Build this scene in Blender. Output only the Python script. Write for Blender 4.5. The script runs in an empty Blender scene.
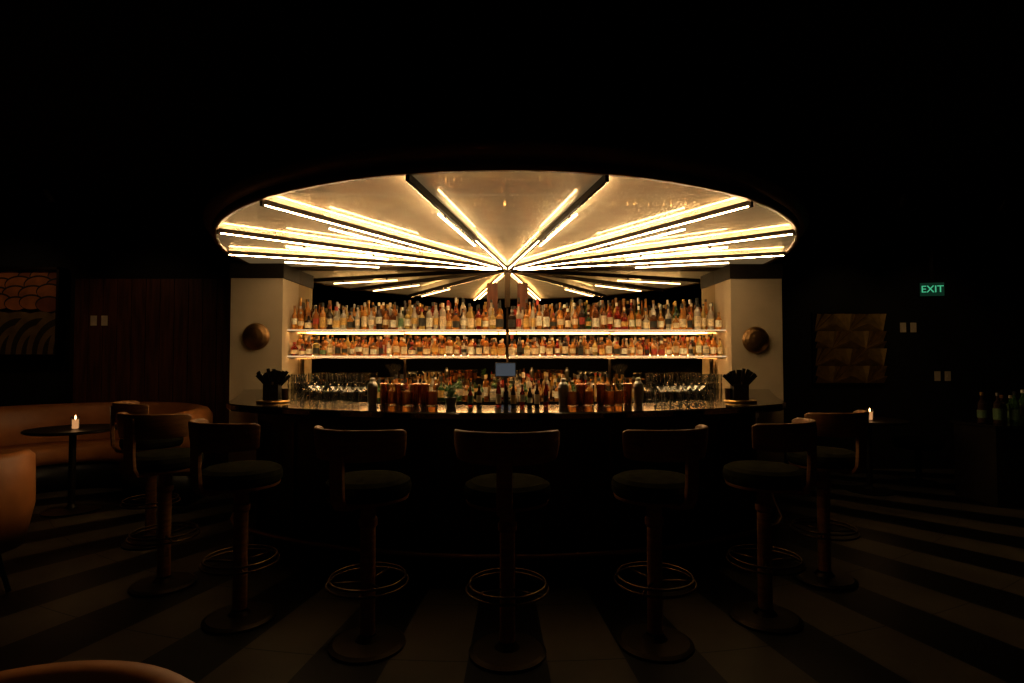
import bpy, math, random, bmesh
from math import sin, cos, pi, radians, sqrt, atan2
from mathutils import Vector, Matrix
random.seed(7)
scene = bpy.context.scene
COL = scene.collection

# ---------------------------------------------------------------- materials
def newmat(name):
    m = bpy.data.materials.new(name); m.use_nodes = True
    nt = m.node_tree
    for n in list(nt.nodes): nt.nodes.remove(n)
    out = nt.nodes.new('ShaderNodeOutputMaterial')
    return m, nt, out

def pmat(name, col, rough=0.5, metal=0.0, trans=0.0, spec=0.5, var=0.15, scale=8.0, stretch=(1,1,1), bump=0.0, coat=0.0, ior=1.45):
    m, nt, out = newmat(name)
    b = nt.nodes.new('ShaderNodeBsdfPrincipled')
    nt.links.new(b.outputs[0], out.inputs[0])
    b.inputs['Roughness'].default_value = rough
    b.inputs['Metallic'].default_value = metal
    b.inputs['IOR'].default_value = ior
    b.inputs['Transmission Weight'].default_value = trans
    b.inputs['Specular IOR Level'].default_value = spec
    b.inputs['Coat Weight'].default_value = coat
    tc = nt.nodes.new('ShaderNodeTexCoord')
    mp = nt.nodes.new('ShaderNodeMapping'); mp.inputs['Scale'].default_value = stretch
    nz = nt.nodes.new('ShaderNodeTexNoise'); nz.inputs['Scale'].default_value = scale
    nz.inputs['Detail'].default_value = 4
    nt.links.new(tc.outputs['Object'], mp.inputs[0]); nt.links.new(mp.outputs[0], nz.inputs['Vector'])
    r = nt.nodes.new('ShaderNodeValToRGB')
    c1 = [max(0, c*(1-var)) for c in col]; c2 = [min(1, c*(1+var)) for c in col]
    r.color_ramp.elements[0].position = 0.3; r.color_ramp.elements[1].position = 0.7
    r.color_ramp.elements[0].color = (*c1, 1); r.color_ramp.elements[1].color = (*c2, 1)
    nt.links.new(nz.outputs['Fac'], r.inputs[0]); nt.links.new(r.outputs[0], b.inputs['Base Color'])
    if bump > 0:
        bp = nt.nodes.new('ShaderNodeBump'); bp.inputs['Strength'].default_value = bump; bp.inputs['Distance'].default_value = 0.01
        nt.links.new(nz.outputs['Fac'], bp.inputs['Height']); nt.links.new(bp.outputs[0], b.inputs['Normal'])
    return m

def emat(name, col, s):
    m, nt, out = newmat(name)
    e = nt.nodes.new('ShaderNodeEmission'); e.inputs[0].default_value = (*col, 1); e.inputs[1].default_value = s
    nt.links.new(e.outputs[0], out.inputs[0]); return m

def thin_glass(name, tint=(1,1,1), gloss=0.15):
    m, nt, out = newmat(name)
    t = nt.nodes.new('ShaderNodeBsdfTransparent'); t.inputs[0].default_value = (*tint, 1)
    g = nt.nodes.new('ShaderNodeBsdfGlossy'); g.inputs['Roughness'].default_value = 0.1; g.inputs[0].default_value = (.8, .8, .8, 1)
    lw = nt.nodes.new('ShaderNodeLayerWeight'); lw.inputs[0].default_value = 0.25
    ad = nt.nodes.new('ShaderNodeMath'); ad.operation = 'ADD'; ad.inputs[1].default_value = gloss; ad.use_clamp = True
    mx = nt.nodes.new('ShaderNodeMixShader')
    nt.links.new(lw.outputs['Fresnel'], ad.inputs[0]); nt.links.new(ad.outputs[0], mx.inputs[0])
    nt.links.new(t.outputs[0], mx.inputs[1]); nt.links.new(g.outputs[0], mx.inputs[2])
    nt.links.new(mx.outputs[0], out.inputs[0]); return m

M = {}
M['plaster'] = pmat('cream_plaster', (0.52, 0.42, 0.27), 0.75, var=0.08, scale=3, spec=.2)
M['wall'] = pmat('dark_wall_paint', (0.012, 0.011, 0.009), 0.7, scale=2, spec=0.2)
M['ceil'] = pmat('black_ceiling_paint', (0.007, 0.006, 0.005), 0.8, scale=2, spec=0.15)
M['panelwood'] = pmat('walnut_panel', (0.09, 0.03, 0.014), 0.5, var=0.5, scale=4, stretch=(6, 6, .5), spec=0.3)
M['barwood'] = pmat('bar_front_dark_lacquer', (0.010, 0.008, 0.006), 0.35, var=0.4, scale=4, stretch=(5, 5, .4), spec=0.35)
M['stone'] = pmat('black_stone_counter', (0.012, 0.010, 0.009), 0.09, var=0.4, scale=9)
M['bronze'] = pmat('dark_bronze', (0.075, 0.05, 0.03), 0.3, metal=1.0)
M['rimbronze'] = pmat('canopy_rim_bronze', (0.20, 0.12, 0.06), 0.4, metal=0.6)
M['stoolbronze'] = pmat('stool_bronze', (0.03, 0.022, 0.014), 0.5, metal=1.0)
M['ringbrass'] = pmat('aged_brass', (0.08, 0.046, 0.02), 0.4, metal=1.0, var=0.1)
M['sconce'] = pmat('sconce_bronze', (0.30, 0.17, 0.07), 0.4, metal=1.0, var=0.2)
M['blackmetal'] = pmat('black_metal', (0.02, 0.016, 0.012), 0.4, metal=0.6)
M['rib'] = pmat('rib_black_metal', (0.018, 0.013, 0.009), 0.55, metal=0.3, spec=.2)
M['brass'] = pmat('brass', (0.50, 0.30, 0.10), 0.3, metal=1.0, var=0.1)
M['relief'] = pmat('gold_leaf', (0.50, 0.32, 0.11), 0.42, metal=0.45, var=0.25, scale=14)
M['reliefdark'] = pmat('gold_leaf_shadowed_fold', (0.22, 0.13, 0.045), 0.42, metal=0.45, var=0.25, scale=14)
M['copper'] = pmat('copper', (0.7, 0.28, 0.12), 0.25, metal=1.0, var=0.1)
M['steel'] = pmat('steel', (0.4, 0.38, 0.35), 0.3, metal=1.0, var=0.1)
M['stoolwood'] = pmat('stool_oak', (0.25, 0.115, 0.042), 0.5, var=0.3, scale=6, stretch=(2, 2, 12), spec=.2)
M['green'] = pmat('green_leather', (0.015, 0.015, 0.009), 0.6, var=0.3, scale=20, bump=0.1, spec=0.0)
M['tan'] = pmat('tan_leather', (0.40, 0.145, 0.04), 0.45, var=0.15, scale=6, bump=0.05)
M['black'] = pmat('black_plastic', (0.01, 0.01, 0.01), 0.4)
M['tube'] = emat('warm_led_tube', (1.0, 0.70, 0.38), 22)
M['strip'] = emat('warm_led_strip', (1.0, 0.61, 0.28), 60)
M['edge'] = emat('shelf_edge_led', (1.0, 0.66, 0.34), 0.8)
M['shelfled'] = emat('shelf_led', (1.0, 0.54, 0.21), 26)
M['backled'] = emat('shelf_back_led', (1.0, 0.50, 0.18), 20)
M['flame'] = emat('candle_flame', (1.0, 0.55, 0.2), 12)
M['wax'] = emat('candle_glass_glow', (1.0, 0.45, 0.18), 0.7)
M['screen'] = emat('screen_glow', (0.55, 0.62, 0.72), 0.09)
M['exitgreen'] = emat('exit_letters', (0.10, 0.75, 0.36), 0.6)
M['exitface'] = emat('exit_sign_face', (0.02, 0.10, 0.05), 0.18)
M['white'] = pmat('ivory_plastic', (0.85, 0.70, 0.48), 0.4)
M['glass'] = thin_glass('clear_glassware', (0.95, 0.95, 0.92), 0.05)
M['shelfglass'] = thin_glass('shelf_glass', (0.85, 0.9, 0.85), 0.05)
M['leaf'] = pmat('leaf_green', (0.06, 0.16, 0.04), 0.5)
m, nt, out = newmat('smoked_mirror')
g = nt.nodes.new('ShaderNodeBsdfGlossy'); g.inputs[0].default_value = (0.66, 0.57, 0.42, 1); g.inputs['Roughness'].default_value = 0.0
nt.links.new(g.outputs[0], out.inputs[0]); M['mirror'] = m
# canopy frosted glass: diffuse + satin + sharp reflection, mottled, faint even glow added to fill the panels
m, nt, out = newmat('canopy_frosted_glass')
tc = nt.nodes.new('ShaderNodeTexCoord'); nz = nt.nodes.new('ShaderNodeTexNoise'); nz.inputs['Scale'].default_value = 7; nz.inputs['Detail'].default_value = 8
nt.links.new(tc.outputs['Object'], nz.inputs['Vector'])
r = nt.nodes.new('ShaderNodeValToRGB'); r.color_ramp.elements[0].color = (0.74, 0.63, 0.43, 1); r.color_ramp.elements[1].color = (0.92, 0.84, 0.63, 1)
r.color_ramp.elements[0].position = .3; r.color_ramp.elements[1].position = .7
nt.links.new(nz.outputs['Fac'], r.inputs[0])
d = nt.nodes.new('ShaderNodeBsdfDiffuse'); nt.links.new(r.outputs[0], d.inputs[0])
g1 = nt.nodes.new('ShaderNodeBsdfGlossy'); g1.inputs[0].default_value = (0.95, 0.82, 0.58, 1); g1.inputs['Roughness'].default_value = 0.38
g2 = nt.nodes.new('ShaderNodeBsdfGlossy'); g2.inputs[0].default_value = (0.95, 0.82, 0.58, 1); g2.inputs['Roughness'].default_value = 0.02
m1 = nt.nodes.new('ShaderNodeMixShader'); m1.inputs[0].default_value = 0.30
m2 = nt.nodes.new('ShaderNodeMixShader'); m2.inputs[0].default_value = 0.19
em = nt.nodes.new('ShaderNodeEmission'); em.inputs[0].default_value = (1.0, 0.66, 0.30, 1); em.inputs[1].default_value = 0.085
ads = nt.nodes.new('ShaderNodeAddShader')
nt.links.new(d.outputs[0], m1.inputs[1]); nt.links.new(g1.outputs[0], m1.inputs[2])
nt.links.new(m1.outputs[0], m2.inputs[1]); nt.links.new(g2.outputs[0], m2.inputs[2])
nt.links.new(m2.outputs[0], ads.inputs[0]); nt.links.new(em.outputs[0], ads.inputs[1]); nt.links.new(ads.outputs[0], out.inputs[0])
M['canopy'] = m
# floor: radial stripes fanning out from the bar
m, nt, out = newmat('striped_floor_tile')
def math_(op, a=None, b=None, c=None):
    n = nt.nodes.new('ShaderNodeMath'); n.operation = op
    for i, v in enumerate((a, b, c)):
        if v is None: continue
        if isinstance(v, (int, float)): n.inputs[i].default_value = v
        else: nt.links.new(v, n.inputs[i])
    return n.outputs[0]
tc = nt.nodes.new('ShaderNodeTexCoord'); sp = nt.nodes.new('ShaderNodeSeparateXYZ'); nt.links.new(tc.outputs['Object'], sp.inputs[0])
CY = 8.5
dy = math_('SUBTRACT', CY, sp.outputs[1])
ang = math_('ARCTAN2', sp.outputs[0], dy)
a2 = math_('DIVIDE', ang, radians(7.0))
fr = math_('FRACT', math_('ADD', a2, 100.25))
stripe = math_('GREATER_THAN', fr, 0.5)
rad = math_('SQRT', math_('ADD', math_('MULTIPLY', dy, dy), math_('MULTIPLY', sp.outputs[0], sp.outputs[0])))
joint = math_('LESS_THAN', math_('FRACT', math_('MULTIPLY', rad, 1.7)), 0.012)
nz = nt.nodes.new('ShaderNodeTexNoise'); nz.inputs['Scale'].default_value = 3; nz.inputs['Detail'].default_value = 6
nt.links.new(tc.outputs['Object'], nz.inputs['Vector'])
mc = nt.nodes.new('ShaderNodeMix'); mc.data_type = 'RGBA'
mc.inputs[6].default_value = (0.006, 0.005, 0.004, 1); mc.inputs[7].default_value = (0.105, 0.086, 0.060, 1)
nt.links.new(stripe, mc.inputs[0])
mj = nt.nodes.new('ShaderNodeMix'); mj.data_type = 'RGBA'; mj.inputs[7].default_value = (0.02, 0.018, 0.015, 1)
nt.links.new(joint, mj.inputs[0]); nt.links.new(mc.outputs[2], mj.inputs[6])
mn = nt.nodes.new('ShaderNodeMix'); mn.data_type = 'RGBA'; mn.blend_type = 'MULTIPLY'; mn.inputs[0].default_value = 0.6
nt.links.new(mj.outputs[2], mn.inputs[6]); nt.links.new(nz.outputs['Fac'], mn.inputs[7])
b = nt.nodes.new('ShaderNodeBsdfPrincipled'); b.inputs['Roughness'].default_value = 0.45; b.inputs['Specular IOR Level'].default_value = 0.14
nt.links.new(mn.outputs[2], b.inputs['Base Color']); nt.links.new(b.outputs[0], out.inputs[0])
M['floor'] = m
M['m_bg'] = pmat('mural_ground', (0.05, 0.022, 0.012), 0.7, var=.5, scale=5)
M['m_o1'] = pmat('mural_orange', (0.50, 0.16, 0.045), 0.6, var=.35, scale=6)
M['m_o2'] = pmat('mural_rust', (0.28, 0.08, 0.03), 0.6, var=.35, scale=6)
M['m_g'] = pmat('mural_gold', (0.20, 0.12, 0.05), 0.6, var=.3, scale=6)
M['m_d'] = pmat('mural_dark', (0.03, 0.02, 0.012), 0.6, var=.3, scale=6)

# ---------------------------------------------------------------- mesh builder
class MB:
    def __init__(s): s.v = []; s.f = []; s.m = []; s.sm = []; s.mats = []
    def mi(s, k):
        if k not in s.mats: s.mats.append(k)
        return s.mats.index(k)
    def add(s, vs, fs, mat, smooth=False, T=None):
        o = len(s.v); k = s.mi(mat)
        for p in vs:
            p = Vector(p)
            if T is not None: p = T @ p
            s.v.append(p)
        for f in fs:
            s.f.append([i+o for i in f]); s.m.append(k); s.sm.append(smooth)
    def box(s, lo, hi, mat, T=None):
        x0, y0, z0 = lo; x1, y1, z1 = hi
        vs = [(x0,y0,z0),(x1,y0,z0),(x1,y1,z0),(x0,y1,z0),(x0,y0,z1),(x1,y0,z1),(x1,y1,z1),(x0,y1,z1)]
        s.add(vs, [(0,3,2,1),(4,5,6,7),(0,1,5,4),(1,2,6,5),(2,3,7,6),(3,0,4,7)], mat, False, T)
    def lathe(s, prof, c=(0,0,0), seg=24, mat='brass', mats=None, T=None, cap=True):
        n = len(prof); vs = []
        for r, z in prof:
            for i in range(seg):
                a = 2*pi*i/seg; vs.append((c[0]+r*cos(a), c[1]+r*sin(a), c[2]+z))
        for j in range(n-1):
            fs = [(j*seg+i, j*seg+(i+1) % seg, (j+1)*seg+(i+1) % seg, (j+1)*seg+i) for i in range(seg)]
            mm = mats[j] if mats else mat
            s.add(vs[j*seg:(j+2)*seg], [tuple(q-j*seg for q in f) for f in fs], mm, True, T)
        if cap:
            s.add(vs[:seg], [tuple(reversed(range(seg)))], mats[0] if mats else mat, False, T)
            s.add(vs[-seg:], [tuple(range(seg))], mats[-1] if mats else mat, False, T)
    def tube(s, pts, r, mat, seg=8, closed=False, T=None):
        pts = [Vector(p) for p in pts]; n = len(pts); vs = []
        for i, p in enumerate(pts):
            if closed: t = (pts[(i+1) % n]-pts[i-1])
            else: t = pts[min(i+1, n-1)]-pts[max(i-1, 0)]
            t.normalize()
            up = Vector((0,0,1)) if abs(t.z) < 0.95 else Vector((1,0,0))
            a = t.cross(up).normalized(); b = a.cross(t).normalized()
            for k in range(seg):
                q = 2*pi*k/seg; vs.append(p+a*cos(q)*r+b*sin(q)*r)
        m_ = n if closed else n-1; fs = []
        for i in range(m_):
            j = (i+1) % n
            for k in range(seg):
                fs.append((i*seg+k, i*seg+(k+1) % seg, j*seg+(k+1) % seg, j*seg+k))
        if not closed: fs += [tuple(range(seg)), tuple(reversed(range((n-1)*seg, n*seg)))]
        s.add(vs, fs, mat, True, T)
    def loft(s, rings, mat, smooth=True, closed_path=False, T=None):
        n = len(rings); k = len(rings[0]); vs = [p for r in rings for p in r]; fs = []
        for i in range(n if closed_path else n-1):
            j = (i+1) % n
            for q in range(k):
                fs.append((i*k+q, i*k+(q+1) % k, j*k+(q+1) % k, j*k+q))
        if not closed_path: fs += [tuple(reversed(range(k))), tuple(range((n-1)*k, n*k))]
        s.add(vs, fs, mat, smooth, T)
    def obj(s, name, parent=None, loc=(0,0,0), rotz=0, bevel=0, sub=0):
        me = bpy.data.meshes.new(name); me.from_pydata([tuple(p) for p in s.v], [], s.f); 
        for k in s.mats: me.materials.append(M[k])
        for i, p in enumerate(me.polygons): p.material_index = s.m[i]; p.use_smooth = s.sm[i]
        me.update()
        bm = bmesh.new(); bm.from_mesh(me); bmesh.ops.recalc_face_normals(bm, faces=bm.faces); bm.to_mesh(me); bm.free()
        ob = bpy.data.objects.new(name, me); COL.objects.link(ob)
        ob.location = loc; ob.rotation_euler = (0, 0, rotz)
        if parent: ob.parent = parent
        if bevel:
            mo = ob.modifiers.new('bev', 'BEVEL'); mo.width = bevel; mo.segments = 2; mo.limit_method = 'ANGLE'
        return ob
def empty(name, loc=(0,0,0), rotz=0):
    e = bpy.data.objects.new(name, None); COL.objects.link(e); e.location = loc; e.rotation_euler = (0,0,rotz); return e
def simple(name, lo, hi, mat, parent=None, bevel=0):
    c = [(a+b)/2 for a, b in zip(lo, hi)]
    b = MB(); b.box([a-q for a, q in zip(lo, c)], [a-q for a, q in zip(hi, c)], mat)
    return b.obj(name, parent, c, bevel=bevel)

# ---------------------------------------------------------------- camera
cam = bpy.data.cameras.new('camera'); co = bpy.data.objects.new('camera', cam); COL.objects.link(co)
cam.lens = 20; cam.sensor_width = 36; cam.clip_start = 0.02
co.location = (0, 0, 1.37); co.rotation_euler = (pi/2+0.030, 0, -0.008)
scene.camera = co
scene.view_settings.view_transform = 'Standard'
w = bpy.data.worlds.new('world'); scene.world = w; w.use_nodes = True
w.node_tree.nodes['Background'].inputs[0].default_value = (1, 0.75, 0.5, 1); w.node_tree.nodes['Background'].inputs[1].default_value = 0.0

# ---------------------------------------------------------------- room
X, Y0, Y1, Z = 7.0, -1.6, 7.1, 3.2
b = MB(); b.box((-X, Y0, -0.1), (X, Y1, 0), 'floor'); b.obj('floor')
simple('ceiling', (-X, Y0, Z), (X, Y1, Z+.1), 'ceil')
simple('wall_back', (-X, Y1, 0), (X, Y1+.1, Z), 'wall')
simple('wall_front', (-X, Y0-.1, 0), (X, Y0, Z), 'wall')
simple('wall_left', (-X-.1, Y0, 0), (-X, Y1, Z), 'wall')
simple('wall_right', (X, Y0, 0), (X+.1, Y1, Z), 'wall')
simple('baseboard_back', (-X, Y1-.02, 0), (X, Y1, .12), 'black')

# ---------------------------------------------------------------- back bar alcove
HY = 6.4; HZ = 2.40
back = empty('back_bar', (0, HY, 0))
def bb(bld, name, **k):
    o = bld.obj(name, back, **k); o.location = (0, -HY, 0); return o
b = MB(); b.box((-2.35, 6.40, 0.93), (2.35, 6.42, HZ+.02), 'mirror'); bb(b, 'mirror')
b = MB(); b.box((-2.91, 6.42, 0), (2.91, 7.08, 3.19), 'wall'); bb(b, 'core_wall')
b = MB()
for sx in (-1, 1):
    x0, x1 = sorted((sx*2.35, sx*2.89)); b.box((x0, 5.95, 0), (x1, 6.42, 2.21), 'plaster')
bb(b, 'pillars')
b = MB()
for sx in (-1, 1):
    x0, x1 = sorted((sx*2.34, sx*2.90)); b.box((x0, 5.94, 2.21), (x1, 6.42, 2.365), 'rib')
bb(b, 'pillar_caps')
b = MB()
b.box((-2.35, 5.85, 0), (2.35, 6.40, 0.90), 'barwood'); b.box((-2.35, 5.83, 0.90), (2.35, 6.40, 0.93), 'stone')
bb(b, 'cabinet')
b = MB()
b.box((-0.03, 6.35, 1.95), (0.03, 6.40, HZ), 'bronze'); b.box((-0.012, 6.385, .93), (0.012, 6.40, 1.95), 'bronze')
for sx in (-1, 1):
    b.box((sx*0.17-.06, 6.385, 1.8), (sx*0.17+.06, 6.399, 2.22), 'panelwood')
    for x in (1.15, 2.3):
        b.box((sx*x-.008, 6.36, 0.93), (sx*x+.008, 6.40, 2.0), 'bronze')
bb(b, 'uprights')
for nm, z, h in (('shelf_upper', 1.68, .014), ('shelf_lower', 1.40, .014)):
    b = MB()
    for sx in (-1, 1):
        x0, x1 = sorted((sx*0.02, sx*2.34))
        b.box((x0, 6.07, z-h), (x1, 6.385, z), 'shelfglass')
        b.box((x0, 6.060, z-h), (x1, 6.069, z), 'edge')
        b.box((x0, 6.074, z-h-.008), (x1, 6.080, z-h-.001), 'shelfled')
        b.box((x0, 6.372, z-h-.012), (x1, 6.378, z-h-.002), 'backled')
        b.box((x0, 6.372, z+.002), (x1, 6.378, z+.010), 'backled')
        b.box((x0, 6.055, z-h-.012), (x1, 6.073, z-h-.001), 'brass')
        for x in (.1, 1.15, 2.25):
            b.box((sx*x-.006, 6.09, z-h-.02), (sx*x+.006, 6.39, z-h), 'brass')
    bb(b, nm)
for sx in (-1, 1):
    e = MB()
    e.lathe([(.001, 0.085), (.04, .083), (.09, .07), (.125, .05), (.14, .03), (.14, .02), (.06, .018), (.06, 0.0)][::-1], seg=40, mat='sconce', T=Matrix.Rotation(pi/2, 4, 'X'))
    e.obj('wall_sconce', None, (2.595 if sx > 0 else -2.61, 5.948, 1.565 if sx > 0 else 1.60))

# ---------------------------------------------------------------- canopy
A, B = 2.80, 3.34
def rell(t, a=A, b_=B): return 1/sqrt(sin(t)**2/a**2+cos(t)**2/b_**2)
def cp(t, r, z): return (sin(t)*r, HY-cos(t)*r, z)
can = empty('light_canopy', (0, HY, HZ))
def cc(bld, name, **k):
    o = bld.obj(name, can, **k); o.location = (0, -HY, -HZ); return o
ribs = [radians(a) for a in (-70, -50, -30, -9.6, 9.6, 30, 50, 70)]
N = 90
b = MB()
vs = [(0, HY, HZ)] + [cp(-pi/2+pi*i/N, rell(-pi/2+pi*i/N), HZ) for i in range(N+1)]
vt = [(p[0], p[1], HZ+.03) for p in vs]
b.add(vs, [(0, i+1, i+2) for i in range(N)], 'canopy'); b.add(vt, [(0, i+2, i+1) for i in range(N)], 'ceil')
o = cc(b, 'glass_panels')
b = MB()
rings = []
for i in range(N+1):
    t = -pi/2+pi*i/N; r0 = rell(t)
    rings.append([cp(t, r0-.01, HZ-.012), cp(t, r0+.03, HZ-.012), cp(t, r0+.03, HZ+.05), cp(t, r0-.01, HZ+.05)])
b.loft(rings, 'rimbronze')
rings = []
for i in range(N+1):
    t = -pi/2+pi*i/N; r0 = rell(t)
    rings.append([cp(t, r0+.03, HZ+.04), cp(t, r0+.10, HZ+.10), cp(t, r0+.10, HZ+.13), cp(t, r0-.1, HZ+.13), cp(t, r0-.1, HZ+.04)])
b.loft(rings, 'rimbronze')
rings = []
for i in range(N+1):
    t = -pi/2+pi*i/N; r0 = rell(t)-.05
    rings.append([cp(t, r0, HZ+.12), cp(t, r0, Z-.01), cp(t, r0-.03, Z-.01), cp(t, r0-.03, HZ+.12)])
b.loft(rings, 'ceil')
cc(b, 'rim_and_drum')
def radial_box(bld, t, r0, r1, off, w_, z0, z1, mat):
    d = Vector((sin(t), -cos(t), 0)); n = Vector((cos(t), sin(t), 0)); c = Vector((0, HY, 0))
    vs = []
    for z in (z0, z1):
        for rr, ww in ((r0, -w_/2), (r1, -w_/2), (r1, w_/2), (r0, w_/2)):
            p = c+d*rr+n*(off+ww); vs.append((p.x, p.y, z))
    bld.add(vs, [(0,1,2,3),(4,7,6,5),(0,4,5,1),(1,5,6,2),(2,6,7,3),(3,7,4,0)], mat)
rb = MB(); tb = MB(); sb = MB()
for t in ribs:
    R = rell(t)
    radial_box(rb, t, .05, R, 0, .022, HZ-.046, HZ-.001, 'rib')
    radial_box(tb, t, R*.5, R*.82, 0, .010, HZ-.086, HZ-.075, 'tube')
    for q in (.55, .77): radial_box(rb, t, R*q-.01, R*q+.01, 0, .008, HZ-.076, HZ-.045, 'bronze')
    s_ = -1 if t > 0 else 1
    if abs(t) > .3: radial_box(sb, t, .16, R-.02, s_*.0135, .003, HZ-.045, HZ-.037, 'strip')
    else:
        radial_box(sb, t, .16, R-.02, -s_*.0135, .002, HZ-.043, HZ-.035, 'strip')
        radial_box(sb, t, .16, R*.5, s_*.0135, .002, HZ-.045, HZ-.038, 'strip')
for s_ in (-1, 1):
    radial_box(rb, s_*pi/2, .05, A-.02, -s_*.02, .03, HZ-.04, HZ-.001, 'bronze')
rb.lathe([(.05, -.06), (.05, 0)], (0, HY-.055, HZ), 24, 'bronze')
cc(rb, 'ribs'); cc(tb, 'led_tubes'); cc(sb, 'led_strips')

# ---------------------------------------------------------------- bar
CYB, RB = 6.59, 3.22
amax = math.asin(1.95/RB)
arc = [(RB*sin(a), CYB-RB*cos(a)) for a in [amax*i/18 for i in range(19)]]
end = [(2.06, 4.20), (2.14, 4.42), (2.24, 4.70), (2.38, 5.05), (2.54, 5.45), (2.74, 5.93)]
right = arc+end
path = [(-x, y) for x, y in right[:0:-1]]+right
path = [Vector((x, y, 0)) for x, y in path]
def offp(path, d, z):
    res = []
    for i, p in enumerate(path):
        t = (path[min(i+1, len(path)-1)]-path[max(i-1, 0)]).normalized()
        n = Vector((-t.y, t.x, 0)); q = p+n*d; res.append((q.x, q.y, z))
    return res
def sweep(bld, prof, mat, smooth=False):
    cols = [offp(path, d, z) for d, z in prof]
    rings = [[c[i] for c in cols] for i in range(len(path))]
    bld.loft(rings, mat, smooth)
bar = empty('cocktail_bar', (0, 3.9, 0))
def bo(bld, name, **k):
    o = bld.obj(name, bar, **k); o.location = (0, -3.9, 0); return o
b = MB(); sweep(b, [(0, 1.012), (.008, 1.0), (.56, 1.0), (.56, 1.05), (.008, 1.05), (0, 1.042)], 'stone'); bo(b, 'counter_top')
b = MB(); sweep(b, [(.20, .0), (.46, .0), (.46, 1.0), (.20, 1.0)], 'barwood'); sweep(b, [(.17, .001), (.20, .001), (.20, .12), (.17, .12)], 'black')
sweep(b, [(.185, .93), (.20, .93), (.20, .999), (.185, .999)], 'stoolbronze'); bo(b, 'bar_front')
b = MB()
for i in range(2, len(path)-2, 4):
    t = (path[i+1]-path[i-1]).normalized(); n = Vector((-t.y, t.x, 0)); p = path[i]+n*.195
    T = Matrix.Translation((p.x, p.y, 0)) @ Matrix.Rotation(atan2(t.y, t.x), 4, 'Z')
    b.box((-.008, -.012, .12), (.008, .01, .93), 'ringbrass', T)
bo(b, 'panel_trims')
b = MB(); b.tube(offp(path, .05, .19), .019, 'sconce', 10)
for i in range(3, len(path)-3, 5):
    t = (path[i+1]-path[i-1]).normalized(); n = Vector((-t.y, t.x, 0)); p = path[i]+n*.05; q = path[i]+n*.2
    b.tube([(p.x, p.y, .19), (q.x, q.y, .19)], .012, 'ringbrass')
bo(b, 'foot_rail')

# ---------------------------------------------------------------- bottles
gl = {'amber': (0.62, 0.22, 0.04), 'whisky': (0.85, 0.36, 0.07), 'dkamber': (0.27, 0.08, 0.02), 'clear': (0.85, 0.76, 0.58), 'grn': (0.08, 0.20, 0.06),
      'drk': (0.035, 0.02, 0.014), 'red': (0.42, 0.04, 0.02), 'yel': (0.8, 0.58, 0.18)}
for k, c in gl.items(): M['b_'+k] = pmat('bottle_'+k, c, 0.08, trans=0.55 if k != 'drk' else 0.0, var=0.1, scale=20)
for k, c in {'cream': (.75, .60, .38), 'white': (.85, .75, .58), 'blk': (.03, .03, .025), 'redl': (.4, .05, .03), 'goldl': (.6, .36, .10), 'grnl': (.10, .18, .08)}.items():
    M['l_'+k] = pmat('label_'+k, c, .6, var=.3, scale=60)
GL = ['amber']*6+['whisky']*7+['dkamber']*4+['clear']*6+['grn']*2+['drk']*4+['red']*2+['yel']*3
LB = ['cream']*8+['white']*6+['blk']*4+['redl']+['goldl']*4+['grnl']
CP = ['l_blk', 'l_blk', 'l_blk', 'l_blk', 'brass', 'l_redl', 'l_cream', 'l_white', 'stoolwood', 'stoolwood', 'steel']
def bottle(bld, x, y, z, h, r, kind=None, gk=None, seg=12, lab=None):
    kind = kind if kind is not None else random.randint(0, 5)
    g_ = 'b_'+(gk or random.choice(GL)); l_ = 'l_'+(lab or random.choice(LB)); c_ = random.choice(CP)
    lo = random.uniform(.08, .2); hi = random.uniform(.42, .55)
    if kind == 0: body = [(r*.9, 0), (r, .02), (r, lo), (r*1.015, lo), (r*1.015, hi), (r, hi), (r, .62), (r*.75, .70), (r*.36, .76), (r*.33, .9), (r*.4, .9), (r*.4, 1)]
    elif kind == 1: body = [(r*.85, 0), (r*.9, .02), (r*.95, lo), (r*.97, lo), (r*1.0, hi), (r, hi), (r*1.02, .57), (r*.7, .66), (r*.32, .72), (r*.3, .85), (r*.42, .85), (r*.42, 1)]
    elif kind == 2: body = [(r*1.0, 0), (r*1.1, .03), (r*1.1, .1), (r*1.12, .1), (r*1.12, .40), (r*1.1, .40), (r*1.0, .5), (r*.5, .58), (r*.35, .64), (r*.33, .82), (r*.5, .82), (r*.48, 1)]
    elif kind == 3: body = [(r*.75, 0), (r*.8, .02), (r*.8, lo), (r*.82, lo), (r*.82, hi), (r*.8, hi), (r*.8, .6), (r*.55, .7), (r*.34, .8), (r*.3, .92), (r*.36, .92), (r*.36, 1)]
    elif kind == 4: body = [(r*.7, 0), (r*.8, .02), (r*.95, .22), (r*.97, .22), (r*1.08, .46), (r*1.06, .46), (r*1.0, .58), (r*.55, .68), (r*.34, .73), (r*.34, .88), (r*.42, .88), (r*.4, 1)]
    else: body = [(r*.95, 0), (r*1.05, .02), (r*1.05, .12), (r*1.07, .12), (r*1.07, .5), (r*1.05, .5), (r*1.05, .68), (r*.8, .76), (r*.42, .80), (r*.42, .86), (r*.5, .86), (r*.5, 1)]
    prof = [(a, q*h) for a, q in body]
    ms = [g_, g_, g_, l_, g_, g_, g_, g_, g_, c_, c_]
    bld.lathe(prof, (x, y, z), seg, mats=ms)
def row(bld, x0, x1, y, z, hmin, hmax, sp, jit=.008, skip=0.0, gks=None, rr=(.028, .038)):
    x = x0
    while x < x1:
        if random.random() > skip:
            bottle(bld, x, y+random.uniform(-jit, jit), z+.001, random.uniform(hmin, hmax), random.uniform(*rr),
                   gk=random.choice(gks) if gks else None)
        x += sp*random.uniform(.95, 1.15)
b = MB()
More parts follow.
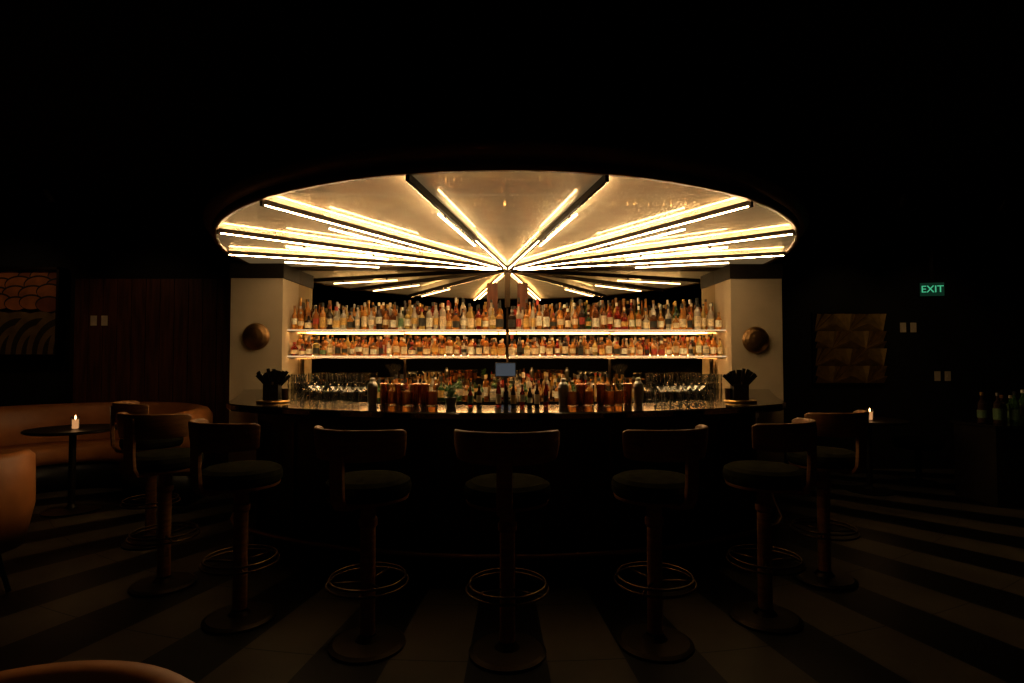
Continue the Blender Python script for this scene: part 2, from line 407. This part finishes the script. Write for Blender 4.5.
AM = ['amber', 'whisky', 'amber', 'dkamber', 'whisky', 'clear', 'yel', 'drk', 'whisky', 'red']
for s0, s1 in ((-2.29, -.03), (.05, 2.31)):
    row(b, s0, s1, 6.135, 1.68, .18, .30, .072)
    row(b, s0+.03, s1, 6.22, 1.68, .24, .34, .076)
    row(b, s0, s1-.05, 6.31, 1.68, .27, .37, .078)
    row(b, s0, s1, 6.14, 1.40, .13, .21, .076, gks=AM)
    row(b, s0+.03, s1, 6.23, 1.40, .17, .23, .080, gks=AM)
    row(b, s0, s1-.05, 6.32, 1.40, .19, .24, .088, gks=AM)
b.obj('liquor_bottles')
b = MB()
DK = ['drk', 'amber', 'red', 'dkamber', 'grn', 'clear', 'whisky']
row(b, -1.40, 1.40, 6.24, .93, .2, .29, .08, skip=.1)
row(b, -1.38, 1.38, 6.12, .93, .18, .27, .09, skip=.2, gks=DK)
row(b, -1.35, 1.38, 6.02, .93, .14, .25, .11, skip=.4, gks=DK)
b.obj('back_counter_bottles')

def tumbler(bld, x, y, z, h=.09, r=.038):
    bld.lathe([(r*.8, 0), (r*.88, .004), (r, h), (r*.95, h), (r*.82, .012)], (x, y, z), 14, 'glass', cap=False)
def coupe(bld, x, y, z):
    bld.lathe([(.03, 0), (.03, .003), (.004, .008), (.004, .08), (.02, .09), (.045, .115), (.048, .135)], (x, y, z), 14, 'glass', cap=False)
for s0, s1 in ((-2.25, -1.53), (1.53, 2.27)):
    b = MB()
    for yy in (5.95, 6.05, 6.15, 6.25):
        x = s0
        while x < s1:
            z = .931
            if random.random() < .8:
                tumbler(b, x, yy, z); tumbler(b, x, yy, z+.092)
                if random.random() < .5: tumbler(b, x, yy, z+.184)
            else: coupe(b, x, yy, z)
            x += .085
    b.obj('glassware')

CT = 1.051
def onbar(x, d):
    a = math.asin(max(-.999, min(.999, x/(RB-d)))); return ((RB-d)*sin(a), CYB-(RB-d)*cos(a))
for lst in ([(-.86, 'c'), (-.80, 'm'), (-.745, 'c'), (-.69, 'm'), (-.63, 'c'), (-.57, 'c'), (-.51, 'm'), (-.94, 's')],
            [(.44, 'm'), (.50, 'c'), (.56, 'm'), (.64, 'c'), (.70, 'm'), (.77, 'm'), (.84, 'c'), (.92, 's'), (.38, 's')]):
    b = MB()
    for x, k in lst:
        px, py = onbar(x, .46+random.uniform(-.02, .03))
        if k == 'c': b.lathe([(.02, 0), (.027, .003), (.031, .10), (.033, .145), (.027, .147)], (px, py, CT), 16, 'copper')
        elif k == 'm': b.lathe([(.033, 0), (.035, .004), (.037, .14), (.040, .145), (.036, .14), (.033, .01)], (px, py, CT), 16, 'glass', cap=False); b.lathe([(.030, 0), (.032, .09)], (px, py, CT+.006), 14, 'b_amber')
        else: b.lathe([(.028, 0), (.037, .12), (.03, .145), (.018, .16), (.018, .18), (.01, .185)], (px, py, CT), 16, 'steel')
    b.obj('cocktail_shakers')
b = MB()
for x in [-.25, -.19, -.06, -.01, .04, .10, .15, .20, .26]:
    px, py = onbar(x, .47); bottle(b, px, py, CT, random.uniform(.13, .18), .022, kind=3, gk=random.choice(['drk', 'drk', 'dkamber', 'red']))
b.obj('bitters_bottles')
for lst in ([-1.46, -1.40, -1.33, -1.26, -1.19, -1.12, -1.05], [1.05, 1.12, 1.19, 1.26, 1.33, 1.40, 1.46]):
    b = MB()
    for x in lst:
        px, py = onbar(x, .38); tumbler(b, px, py, CT, .085, .03)
        if random.random() < .7: coupe(b, *onbar(x*.99, .49), CT)
    b.obj('cocktail_glasses')
for sx in (-1, 1):
    e = MB(); 
    e.lathe([(.11, 0), (.115, .008), (.11, .016)], (0, 0, 0), 28, 'brass')
    e.box((-.06, -.035, .016), (.05, .035, .13), 'black')
    e.box((.0, -.03, .016), (.0+.004, .03, .15), 'steel')
    for i in range(16):
        a = -1.1+2.2*i/15; x = .03*sin(a)-.005; y = random.uniform(-.02, .02); L = random.uniform(.11, .15)
        T = Matrix.Translation((x, y, .10)) @ Matrix.Rotation(a*.7, 4, 'Y')
        e.box((-.012, -.004, 0), (.012, .004, L), 'black', T)
    e.lathe([(.022, .016), (.025, .1)], (.08*sx*-1, .02, 0), 12, 'b_drk')
    px, py = onbar(sx*1.71, .26)
    e.obj('napkin_caddy', None, (px, py, CT))
e = MB(); e.lathe([(.03, 0), (.04, .06), (.035, .06)], (0, 0, 0), 16, 'steel')
for i in range(60):
    a = random.uniform(0, 2*pi); r = random.uniform(.01, .055); z = random.uniform(.06, .16); c = Vector((cos(a)*r, sin(a)*r, z))
    d1 = Vector((cos(a), sin(a), .4)).normalized()*.018; d2 = Vector((-sin(a), cos(a), .1))*.010
    e.add([c-d1, c+d2, c+d1, c-d2], [(0, 1, 2, 3)], 'leaf'); e.tube([(0, 0, .05), tuple(c)], .0015, 'leaf', 4)
px, py = onbar(-.375, .40); e.obj('mint_plant', None, (px, py, CT))
e = MB(); e.box((-.11, -.012, .25), (.11, .012, .40), 'black'); e.box((-.10, -.015, .26), (.10, -.0125, .39), 'screen')
e.box((-.015, -.01, 0.01), (.015, .02, .26), 'black'); e.box((-.07, -.05, 0), (.07, .06, .012), 'black')
e.obj('register_screen', None, (-0.02, 5.90, .931))

# ---------------------------------------------------------------- stools
def stool(x, y, rot):
    e = empty('bar_stool', (x, y, 0), rot)
    b = MB()
    b.lathe([(.18, 0), (.18, .012), (.16, .022), (.06, .03), (.042, .05), (.042, .06)], seg=40, mat='stoolbronze'); b.obj('base', e)
    b = MB(); b.lathe([(.036, .05), (.036, .56), (.045, .57), (.045, .60), (.036, .61), (.036, .69)], seg=24, mat='stoolwood'); b.obj('column', e)
    b = MB()
    for rr, z in ((.19, .30), (.178, .325)):
        b.tube([(rr*cos(a), rr*sin(a), z) for a in [2*pi*i/36 for i in range(36)]], .006, 'ringbrass', 8, closed=True)
    for k in range(3):
        a = 2*pi*k/3+pi/2; b.tube([(.03*cos(a), .03*sin(a), .30), (.19*cos(a), .19*sin(a), .30)], .006, 'ringbrass')
    b.obj('foot_ring', e)
    b = MB(); b.lathe([(.10, .685), (.19, .70), (.195, .715)], seg=36, mat='stoolwood')
    b.lathe([(.190, .715), (.202, .73), (.205, .76), (.198, .785), (.17, .80), (.10, .808), (.005, .81)], seg=36, mat='green'); b.obj('seat', e)
    b = MB(); rings = []
    n = 28; span = radians(76)
    for i in range(n+1):
        u = -1+2*i/n; a = -pi/2+u*span; h = .070*(1-.10*abs(u)**3) * (1 if abs(u) < .97 else .85)
        R = .228+.005*abs(u); t = .014; zc = .978
        rad = Vector((cos(a), sin(a), 0)); sec = []
        for dr, dz in ((-t, -h), (t, -h), (t+.004, 0), (t, h), (t*.3, h+.006), (-t, h), (-t+.003, 0)):
            p = rad*(R+dr+dz*.12); sec.append((p.x, p.y, zc+dz))
        rings.append(sec)
    b.loft(rings, 'stoolwood'); b.obj('backrest', e, bevel=.003)
    b = MB(); rings = []
    prof = [(-.08, .695), (-.17, .69), (-.215, .70), (-.239, .74), (-.246, .82), (-.247, .92), (-.251, 1.03)]
    for i, (yy, zz) in enumerate(prof):
        p0 = prof[max(i-1, 0)]; p1 = prof[min(i+1, len(prof)-1)]; dx = p1[0]-p0[0]; dz = p1[1]-p0[1]; L = sqrt(dx*dx+dz*dz); nx, nz_ = -dz/L*.011, dx/L*.011
        wv_ = .034
        rings.append([(-wv_, yy+nx, zz+nz_), (wv_, yy+nx, zz+nz_), (wv_, yy-nx, zz-nz_), (-wv_, yy-nx, zz-nz_)])
    b.loft(rings, 'stoolwood', smooth=False); b.obj('back_stem', e, bevel=.004)
    return e
for x, y, r in [(0.0, 2.69, radians(-3)), (-.67, 2.77, radians(-20)), (.71, 2.77, radians(28)), (-1.41, 3.05, radians(-32)), (1.36, 3.03, radians(40)), (-2.08, 3.50, radians(-15)), (1.97, 3.56, radians(25)), (-2.66, 4.3, radians(-50))]:
    stool(x, y, r)

# ---------------------------------------------------------------- seating left / right
def booth(name, cx, cy, R, a0, a1, zt):
    e = empty(name, (cx, cy, 0))
    def arc_loft(prof, mat, nm):
        b = MB(); rings = []
        for i in range(41):
            a = a0+(a1-a0)*i/40
            rings.append([(cos(a)*r, sin(a)*r, z) for r, z in prof])
        b.loft(rings, mat); b.obj(nm, e)
    arc_loft([(R-.62, .0), (R, .0), (R, .28), (R-.62, .28)], 'black', 'plinth')
    arc_loft([(R-.64, .28), (R-.12, .28), (R-.12, .46), (R-.58, .47), (R-.63, .45), (R-.66, .40), (R-.66, .33)], 'tan', 'seat_cushion')
    arc_loft([(R-.16, .44), (R-.19, .50), (R-.17, zt-.06), (R-.13, zt-.01), (R-.08, zt), (R-.02, zt-.02), (R+.02, zt-.08), (R+.01, .28), (R-.12, .28)], 'tan', 'backrest')
booth('curved_booth', -4.25, 5.45, 1.27, radians(-5), radians(190), .87)
def table(x, y, h=.74, r=.36):
    e = MB()
    e.lathe([(.22, 0), (.22, .012), (.05, .03), (.028, .06), (.028, h-.05), (.10, h-.03), (r-.02, h-.028), (r, h-.018), (r, h-.004), (r-.006, h)], seg=44, mat='blackmetal')
    return e.obj('round_table', None, (x, y, 0))
def candle(x, y, z):
    e = empty('votive_candle', (x, y, z))
    b = MB(); b.lathe([(.025, 0), (.032, .004), (.034, .115), (.030, .115), (.026, .01)], seg=18, mat='glass', cap=False); b.obj('holder', e)
    b = MB(); b.lathe([(.024, .008), (.025, .085)], seg=14, mat='wax'); b.obj('wax', e)
    b = MB(); b.lathe([(.001, .085), (.007, .095), (.006, .108), (.001, .125)], seg=8, mat='flame'); b.obj('flame', e)
    l = bpy.data.lights.new('candle_light', 'POINT'); l.energy = 0.4; l.color = (1, .5, .2); l.shadow_soft_size = .03
    lo = bpy.data.objects.new('glow', l); COL.objects.link(lo); lo.parent = e; lo.location = (0, 0, .17)
table(-3.93, 5.2); candle(-3.85, 5.12, .741)
table(3.75, 5.9); candle(3.70, 5.80, .741)

def tub_chair(x, y, rot, zt=.80):
    e = empty('tub_chair', (x, y, 0), rot)
    b = MB(); rings = []
    for i in range(37):
        u = -1+2*i/36; a = -pi/2+u*radians(115); top = zt-.16*max(0, abs(u)-.45)/.55
        R = .33; prof = [(R-.06, .30), (R-.075, .5), (R-.06, top-.03), (R-.03, top), (R+.01, top), (R+.04, top-.03), (R+.045, .5), (R+.0, .27)]
        rings.append([(cos(a)*r, sin(a)*r, z) for r, z in prof])
    b.loft(rings, 'tan'); b.obj('shell', e)
    b = MB(); b.lathe([(.27, .28), (.29, .32), (.29, .40), (.26, .44), (.01, .455)], seg=36, mat='tan'); b.obj('seat_pad', e)
    b = MB()
    for k in range(4):
        a = pi/4+k*pi/2; b.tube([(.2*cos(a), .2*sin(a), .29), (.27*cos(a), .27*sin(a), 0)], .014, 'blackmetal')
    b.obj('legs', e)
tub_chair(-3.18, 3.30, radians(70), .825)
tub_chair(-.77, .76, radians(180), .80)
tub_chair(1.20, .74, radians(175), .80)
def pouf(x, y):
    e = MB(); e.lathe([(.18, 0), (.18, .015), (.03, .03), (.03, .36), (.2, .38), (.23, .40), (.24, .44), (.23, .49), (.2, .51), (.01, .52)], seg=32, mat='green'); e.obj('low_stool', None, (x, y, 0))
pouf(4.55, 6.3)

# ---------------------------------------------------------------- wall things
e = MB()
e.box((-.85, -.01, -.54), (.85, .02, .54), 'm_bg')
yy = -.012
def disc(cx, cz, rx, rz, mat, k, zlo=-.54):
    vs = [(min(.85, max(-.85, cx+rx*cos(2*pi*i/32))), yy-k*.0008, min(.54, max(zlo, cz+rz*sin(2*pi*i/32)))) for i in range(32)]
    e.add(vs, [tuple(range(32))], mat)
random.seed(3)
k = 0
for rowi, cz in enumerate((.45, .35, .25, .14)):
    x = -.85+(.1 if rowi % 2 else 0)
    while x < .9:
        rx = random.uniform(.13, .19); rz = rx*.62; z_ = cz+random.uniform(-.03, .03)
        disc(x, z_, rx, rz, 'm_d', k); k += 1; disc(x, z_-.008, rx-.014, rz-.014, random.choice(['m_o1', 'm_o1', 'm_o2']), k); k += 1
        x += random.uniform(.19, .25)
for q in range(9):
    cx = -.9+q*.26
    for j in range(6):
        r = .42-j*.065
        vs = []
        for i in range(21):
            a = pi*i/20; vs.append((cx+r*cos(a), -.50+r*1.25*sin(a)))
        vs = [(min(.85, max(-.85, vx)), yy-(k)*.0008, min(.54, max(-.54, vz))) for vx, vz in vs]
        e.add(vs, [tuple(range(21))], 'm_g' if j % 2 == 0 else 'm_d'); k += 1
kk = yy-k*.0008
for lo, hi in (((-.88, kk, -.57), (-.85, .02, .57)), ((.85, kk, -.57), (.88, .02, .57)), ((-.88, kk, -.57), (.88, .02, -.54)), ((-.88, kk, .54), (.88, .02, .57))):
    e.box(lo, hi, 'bronze')
e.obj('wall_mural', None, (-6.36, 7.075, 1.92))
e = MB(); 
x = -5.25
while x < -3.5:
    e.box((x, 6.93, .13), (x+.165, 7.06, 2.34), 'panelwood'); x += .172
e.box((-5.27, 7.06, .12), (-3.48, 7.095, 2.36), 'black')
e.obj('wall_paneling')
e = MB(); W, H_ = .86, .86
e.box((-W/2-.02, -.01, -H_/2-.02), (W/2+.02, .02, H_/2+.02), 'blackmetal')
nx, nz_ = 4, 4; cw, ch = W/nx, H_/nz_
for i in range(nx):
    for j in range(nz_):
        x0 = -W/2+i*cw; z0 = -H_/2+j*ch; f = (i+j) % 2
        piv = (x0 if f else x0+cw, z0)
        nb = 4
        for q in range(nb):
            a0 = (pi/2)*q/nb; a1 = (pi/2)*(q+1)/nb
            if not f: a0, a1 = pi-a0, pi-a1
            def pt(a, d):
                c_, s_ = cos(a), sin(a); L = min(cw/abs(c_) if abs(c_) > 1e-4 else 9, ch/abs(s_) if abs(s_) > 1e-4 else 9)
                return (piv[0]+c_*L, d, piv[1]+s_*L)
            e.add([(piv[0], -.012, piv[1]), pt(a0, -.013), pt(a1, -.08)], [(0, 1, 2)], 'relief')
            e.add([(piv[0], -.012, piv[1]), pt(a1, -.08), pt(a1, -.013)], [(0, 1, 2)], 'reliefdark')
e.obj('gold_wall_relief', None, (4.26, 7.07, 1.495))
def plates(x, y, z):
    e = MB()
    for dx in (-.065, .065):
        e.box((dx-.037, -.006, -.06), (dx+.037, 0, .06), 'white'); e.box((dx-.012, -.012, -.022), (dx+.012, -.006, .022), 'white')
    e.obj('light_switch', None, (x, y, z))
plates(-4.95, 6.928, 1.83); plates(5.03, 7.095, 1.76); plates(5.45, 7.095, 1.15)
e = empty('exit_sign', (4.82, 6.4, 2.155), radians(-14))
b = MB(); b.box((-.13, -.0, -.085), (.13, .03, .085), 'black'); b.box((-.12, -.004, -.075), (.12, 0, .075), 'exitface'); b.box((-.02, .005, .085), (.02, .025, 1.04), 'blackmetal'); b.obj('housing', e)
cu = bpy.data.curves.new('exit_text', 'FONT'); cu.body = 'EXIT'; cu.size = .11; cu.align_x = 'CENTER'; cu.align_y = 'CENTER'; cu.extrude = .002
to = bpy.data.objects.new('letters', cu); COL.objects.link(to); to.data.materials.append(M['exitgreen']); to.parent = e; to.location = (0, -.008, 0); to.rotation_euler = (pi/2, 0, 0)
e = MB(); e.box((4.52, 5.25, 0), (6.4, 5.75, .72), 'barwood'); e.box((4.50, 5.23, .72), (6.42, 5.77, .75), 'stone'); e.obj('side_station')
e = MB(); x = 4.58
while x < 6.3:
    bottle(e, x, 5.48+random.uniform(-.1, .1), .751, random.uniform(.24, .32), .038, kind=0, gk=random.choice(['grn', 'drk', 'grn']), lab=random.choice(['blk', 'grnl', 'grnl'])); x += .085
e.obj('wine_bottles')

# ---------------------------------------------------------------- added spotlights (made up to brighten walls and seats, dim)
def spot(loc, tgt, energy, size=60, col=(1, .6, .3)):
    e = empty('added_spotlight', loc)
    d = (Vector(tgt)-Vector(loc)); q = d.to_track_quat('-Z', 'Y')
    b = MB(); b.lathe([(.045, -.02), (.05, .0), (.05, .12), (.03, .14)], seg=20, mat='black', cap=False)
    o = b.obj('can', e); o.rotation_euler = q.to_euler()
    b = MB(); b.tube([(0, 0, .08), (0, 0, Z-loc[2])], .01, 'black'); b.obj('stem', e)
    l = bpy.data.lights.new('spot', 'SPOT'); l.energy = energy; l.spot_size = radians(size); l.spot_blend = .8; l.color = col; l.shadow_soft_size = .04
    lo = bpy.data.objects.new('lamp', l); COL.objects.link(lo); lo.parent = e; lo.rotation_euler = q.to_euler(); lo.location = tuple(d.normalized()*.03)
spot((-6.0, 5.6, 2.95), (-6.1, 7.1, 1.95), 5, 70)
spot((-4.5, 5.6, 2.95), (-4.4, 7.1, 1.6), 4, 75)
spot((4.0, 5.7, 2.95), (4.25, 7.1, 1.5), 6, 65, (1, .68, .32))
spot((5.2, 5.9, 2.95), (5.2, 7.1, 1.4), 3, 75)
spot((-4.3, 4.2, 2.95), (-4.3, 5.9, .6), 6, 70)
spot((5.4, 4.3, 2.95), (5.2, 5.6, .8), 2, 60)
spot((-3.6, 2.2, 2.95), (-3.1, 3.3, .6), 1.2, 40)
spot((-1.2, .3, 2.95), (-.8, .9, .7), 1.2, 36)
spot((1.5, .3, 2.95), (1.2, .9, .7), 1.2, 36)
